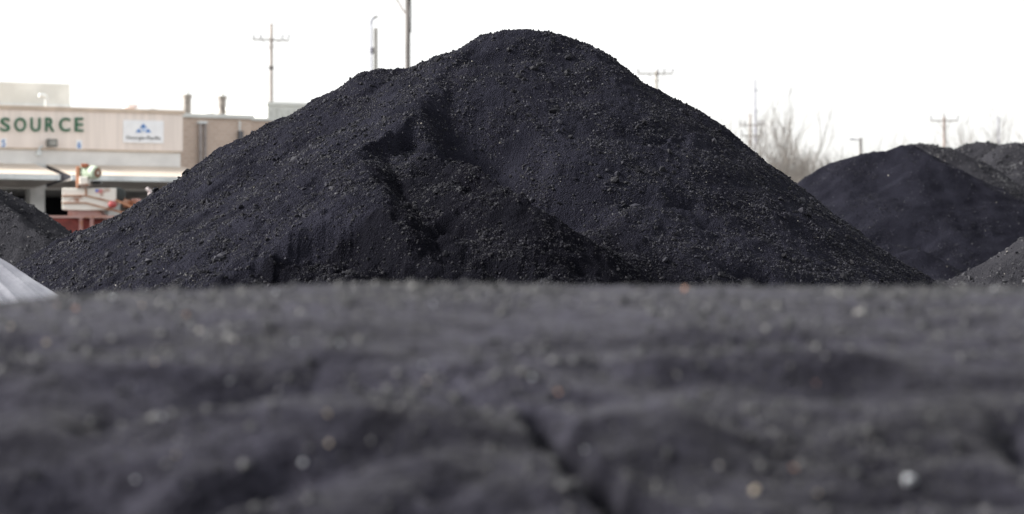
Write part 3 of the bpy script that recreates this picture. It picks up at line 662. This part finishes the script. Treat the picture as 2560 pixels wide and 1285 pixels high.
# ------------------------------------------------------------------ poles and wires
wood = mat("weathered_pole_wood", (.22, .19, .17), .85, .25, 3., stretch=(6, 6, .4)); wood2 = mat("dark_pole_wood", (.11, .1, .095), .85, .25, 3., stretch=(6, 6, .4)); steel = mat("galvanised_steel", (.17, .17, .21), .5, .1, 2., metal=.3); ins = mat("porcelain_insulator", (.3, .3, .31), .3)
def pole(name, label, px, top, d, w0, w1, m, cat="utility pole", group="poles on the skyline"):
    p = W(px, top, d); t = thing(name, label, cat, (p.x, p.y, 0), group=group)
    MB().tube((0, 0, 0), (0, 0, p.z), PX(w1, d) / 2, PX(w0, d) / 2, 14).build("shaft", m, t, True)
    return t, p
def arm(t, p, d, x0, x1, y, th, m, insul=(), tilt=0, brace=True):
    z = EYE + (HOR - y) / F * d; a = PX(x0, d) - (p.x + PX(1280, d)); b = PX(x1, d) - (p.x + PX(1280, d)); h = PX(th, d) / 2
    yy = -.16
    o = MB().add([(a, yy-.05, z-h+tilt), (a, yy+.05, z-h+tilt), (a, yy+.05, z+h+tilt), (a, yy-.05, z+h+tilt), (b, yy-.05, z-h-tilt), (b, yy+.05, z-h-tilt), (b, yy+.05, z+h-tilt), (b, yy-.05, z+h-tilt)],
             [(0,1,2,3),(7,6,5,4),(0,4,5,1),(1,5,6,2),(2,6,7,3),(3,7,4,0)]).build("crossarm", m, t)
    for q in insul:
        x = PX(q, d) - (p.x + PX(1280, d))
        MB().lathe((x, yy, z + h), (0, 0, 1), [(0, .03), (.08, .03), (.08, .07), (.14, .06), (.15, .08), (.22, .06), (.26, .02)], 10).build("insulator", ins, t)
    if brace:
        for s in (-1, 1):
            MB().tube((s * min(abs(a), abs(b)) * .5, yy, z - h), (s * .05, -.12, z - .45), .018, n=6).build("brace", m, t)
t, p = pole("utility_pole", "weathered wooden utility pole with a single crossarm above the brick building", 678, 58, 150, 8, 10, wood)
arm(t, p, 150, 632, 724, 100, 4, wood, (634, 652, 706, 722), .03)
MB().box(-.13, .13, -.2, .1, EYE + (HOR - 172) / F * 150, EYE + (HOR - 166) / F * 150).build("band", wood2, t)
t, p = pole("utility_pole", "thick dark wooden pole cut by the top edge, left of the coal summit", 1019, -90, 110, 13, 14.5, wood2)
q = MB(); q.path([W(1014, 33, 110) - Vector((p.x, p.y, 0)), W(1008, 26, 110) - Vector((p.x, p.y, 0)), W(998, 8, 110) - Vector((p.x, p.y, 0)), W(984, -12, 110) - Vector((p.x, p.y, 0)), W(960, -40, 110) - Vector((p.x, p.y, 0))], .028); q.build("guy_wire", mat("brown_cable", (.2, .13, .1), .6), t)
q = MB(); q.path([W(1026, -20, 110) - Vector((p.x, p.y, 0)), W(1028, 30, 110) - Vector((p.x, p.y, 0)), W(1027, 82, 110) - Vector((p.x, p.y, 0))], .02); q.build("riser_cable", wood2, t)
t, p = pole("street_lamp", "thin metal lamp pole with a curved head beside the square timber post", 928, 60, 115, 4.5, 5, steel, "lamp post")
rel = Vector((p.x, p.y, 0))
MB().path([W(928, 60, 115) - rel, W(928, 54, 115) - rel, W(931, 47, 115) - rel, W(936, 43, 115) - rel], .045).build("lamp_arm", steel, t)
q = MB(); a_ = W(935, 44, 115) - rel; b_ = W(945, 40, 115) - rel; q.tube(a_, b_, .06, .03, 10); q.build("lamp_head", wood2, t)
t, p = pole("timber_post", "square grey timber post rising behind the slope beside the lamp pole", 939, 69, 115.5, 1, 1, wood)
for ch in list(t.children): bpy.data.objects.remove(ch)
MB().box(-.085, .085, -.085, .085, 0, p.z).build("shaft", mat("grey_post", (.36, .35, .33), .8, .15, 2.), t, bevel=.01)
za = EYE + (HOR - 127) / F * 115.5
MB().box(-.24, -.0855, -.1, .1, za - .11, za + .13).build("clamp_box", wood2, t, bevel=.01)
t, p = pole("utility_pole", "pale utility pole with crossarm standing just behind the right slope of the tallest pile", 1641, 175, 150, 8.5, 9, mat("bleached_pole", (.3, .285, .26), .85, .15, 3.))
arm(t, p, 150, 1593, 1682, 184.5, 3.4, wood, (1595, 1660, 1681))
MB().tube((.09, -.1, p.z - .3), (.12, -.1, p.z + .22), .025).build("lightning_rod", steel, t)
t, p = pole("steel_pole", "tall tapered grey steel pole among bare branches right of the pile", 1888.5, 197, 220, 4, 9, steel)
for yq in (226, 278):
    arm(t, p, 220, 1884, 1899, yq, 1.6, steel, (), 0, False)
t, p = pole("utility_pole", "short wooden pole with two crossarms tangled in bare branches beside the steel pole", 1876, 285, 180, 6, 8, wood)
arm(t, p, 180, 1848, 1911, 313, 3, wood, (1850, 1862, 1898, 1909)); arm(t, p, 180, 1852, 1906, 340, 3, wood, (1854, 1904))
t, p = pole("lamp_pole", "short dark pole with a thin arm pointing left above the dark right pile", 2152, 345, 110, 6.5, 7.5, wood2, "lamp post")
z = EYE + (HOR - 350) / F * 110
o = MB().tube((-.03, 0, z), (-.32, 0, z + .02), .022).build("lamp_arm", steel, t)
MB().box(-.42, -.26, -.05, .05, z + .0, z + .05).build("lamp_head", steel, t, bevel=.01)
t, p = pole("utility_pole", "brown wooden utility pole with crossarm above the right coal piles", 2361, 292, 150, 7, 8.5, mat("brown_pole", (.17, .135, .12), .85, .2, 3.))
arm(t, p, 150, 2325, 2394, 302, 3., wood, (2326, 2393)); MB().tube((0, -.02, p.z), (-.02, -.02, p.z + .2), .03).build("lightning_rod", wood2, t)
t, p = pole("steel_pole", "slim grey steel pole near the right edge above the rounded mound", 2497, 293, 220, 4, 5.5, steel)
def wire(label, a, b, sag, r):
    a = Vector(a); b = Vector(b); pts = []
    for i in range(25):
        s = i / 24; q = a.lerp(b, s); q.z -= sag * 4 * s * (1 - s); pts.append(q - a)
    o = MB().path(pts, r, n=5).build("power_line", mat("wire_aluminium", (.3, .3, .33), .5), None); o.location = a
    tag(o, label, "power line", "power lines")
wire("faint power line rising from the steel pole to the upper right edge of the photo", W(1889, 199, 220), W(3200, 10, 160), 1.3, .016)
wire("faint lower power line from the steel pole towards the right edge", W(1889, 226, 220), W(3200, 190, 150), 1.6, .012)
wire("thin power line between the crossarms of the two right hand utility poles", W(1909, 312, 180), W(2326, 300, 150), .5, .01)

# ------------------------------------------------------------------ bare trees and brush
barkm = mat("bare_grey_bark", (.17, .15, .13), .9, .25, 4.); twigm = mat("pale_twig", (.21, .19, .17), .9, .2, 4.)
def bare_tree(label, px, top, d, spread, seed, stems=1, lean=.25, th=.11):
    rd = random.Random(seed); p = W(px, top, d); H = p.z
    t = thing("bare_tree", label, "tree", (p.x, p.y, 0), group="bare trees on the skyline")
    tr = MB(); cr = MB()
    def grow(pos, dr, ln, r, lev, mb):
        n = 4; q = pos; pts = [q]
        for i in range(n):
            dr = (dr + Vector((rd.uniform(-1, 1), rd.uniform(-1, 1), rd.uniform(-.3, .9))) * .13).normalized(); q = q + dr * ln / n; pts.append(q)
        mb.path(pts, r, r * .45, 5 if lev < 2 else 3)
        if lev >= 4: return
        for i in range(rd.randint(5, 7) if lev < 3 else 4):
            s = rd.uniform(.35, 1.); k = min(n - 1, int(s * n)); b = pts[k].lerp(pts[k + 1], s * n - k if s < 1 else 1)
            side = Vector((rd.uniform(-1, 1), rd.uniform(-1, 1), rd.uniform(-.1, .7))).normalized()
            grow(b, (dr * .8 + side * spread).normalized(), ln * rd.uniform(.45, .66), max(.011, r * .55), lev + 1, cr)
    for s in range(stems):
        a = rd.uniform(-1, 1) * lean if stems > 1 else 0
        grow(Vector((a * .4, rd.uniform(-.2, .2), 0)), Vector((a, rd.uniform(-.1, .1), 1)).normalized(), H * rd.uniform(.6, .72), th * (1 if stems == 1 else .75), 1, tr)
    zz_ = sorted(v[2] for v in cr.v); zm = zz_[int(len(zz_) * .972)]; s = H / zm
    for mb in (tr, cr): mb.v = [(x * s, y * s, z * s) for x, y, z in mb.v]
    tr.build("trunk", barkm, t); cr.build("crown", twigm, t)
bare_tree("tall many-stemmed bare tree just right of the grey steel pole", 1945, 268, 140, .4, 5, 5, .2, .07)
bare_tree("thin bare tree fanning out behind the two-armed wooden pole", 1858, 290, 170, .5, 6, 3, .12, .06)
bare_tree("bare tree showing above the top of the dark right pile", 2285, 316, 170, .8, 8, 1, th=.08)
bare_tree("rounded bare tree above the small mound on the right skyline", 2450, 276, 180, .8, 9, 1, th=.1)
bare_tree("bare tree at the right edge beyond the slim steel pole", 2535, 300, 175, .6, 10, 2, .15, .07)
bare_tree("low bare tree right of the brown utility pole", 2412, 330, 165, .7, 12, 2, .15, .06)
bare_tree("bare tree rising out of the brush between the piles", 2045, 365, 150, .5, 13, 2, .15, .06)
br = MB(); rd = random.Random(3)
for i in range(420):
    px = rd.uniform(1880, 2140); d = rd.uniform(132, 160); u = (px - 1880) / 260
    top = np.interp(px, [1880, 1930, 1960, 2000, 2050, 2090, 2140], [440, 415, 400, 392, 385, 395, 420]) + rd.uniform(-14, 60)
    b = W(px, 600, d); T = W(px + rd.uniform(-14, 14), top, d); b.z = 2.
    m_ = b.lerp(T, .55) + Vector((rd.uniform(-.3, .3), 0, 0)); br.path([b, m_, T], .022, .007, 3)
    for k in range(4):
        s = rd.uniform(.3, .95); q = m_.lerp(T, s); br.tube(q, q + Vector((rd.uniform(-.5, .5), 0, rd.uniform(.3, .9))), .01, .006, 3, False)
o = br.build("brush", twigm); tag(o, "pale tangle of leafless brush in the gap between the tallest and right piles", "brush", kind='stuff')
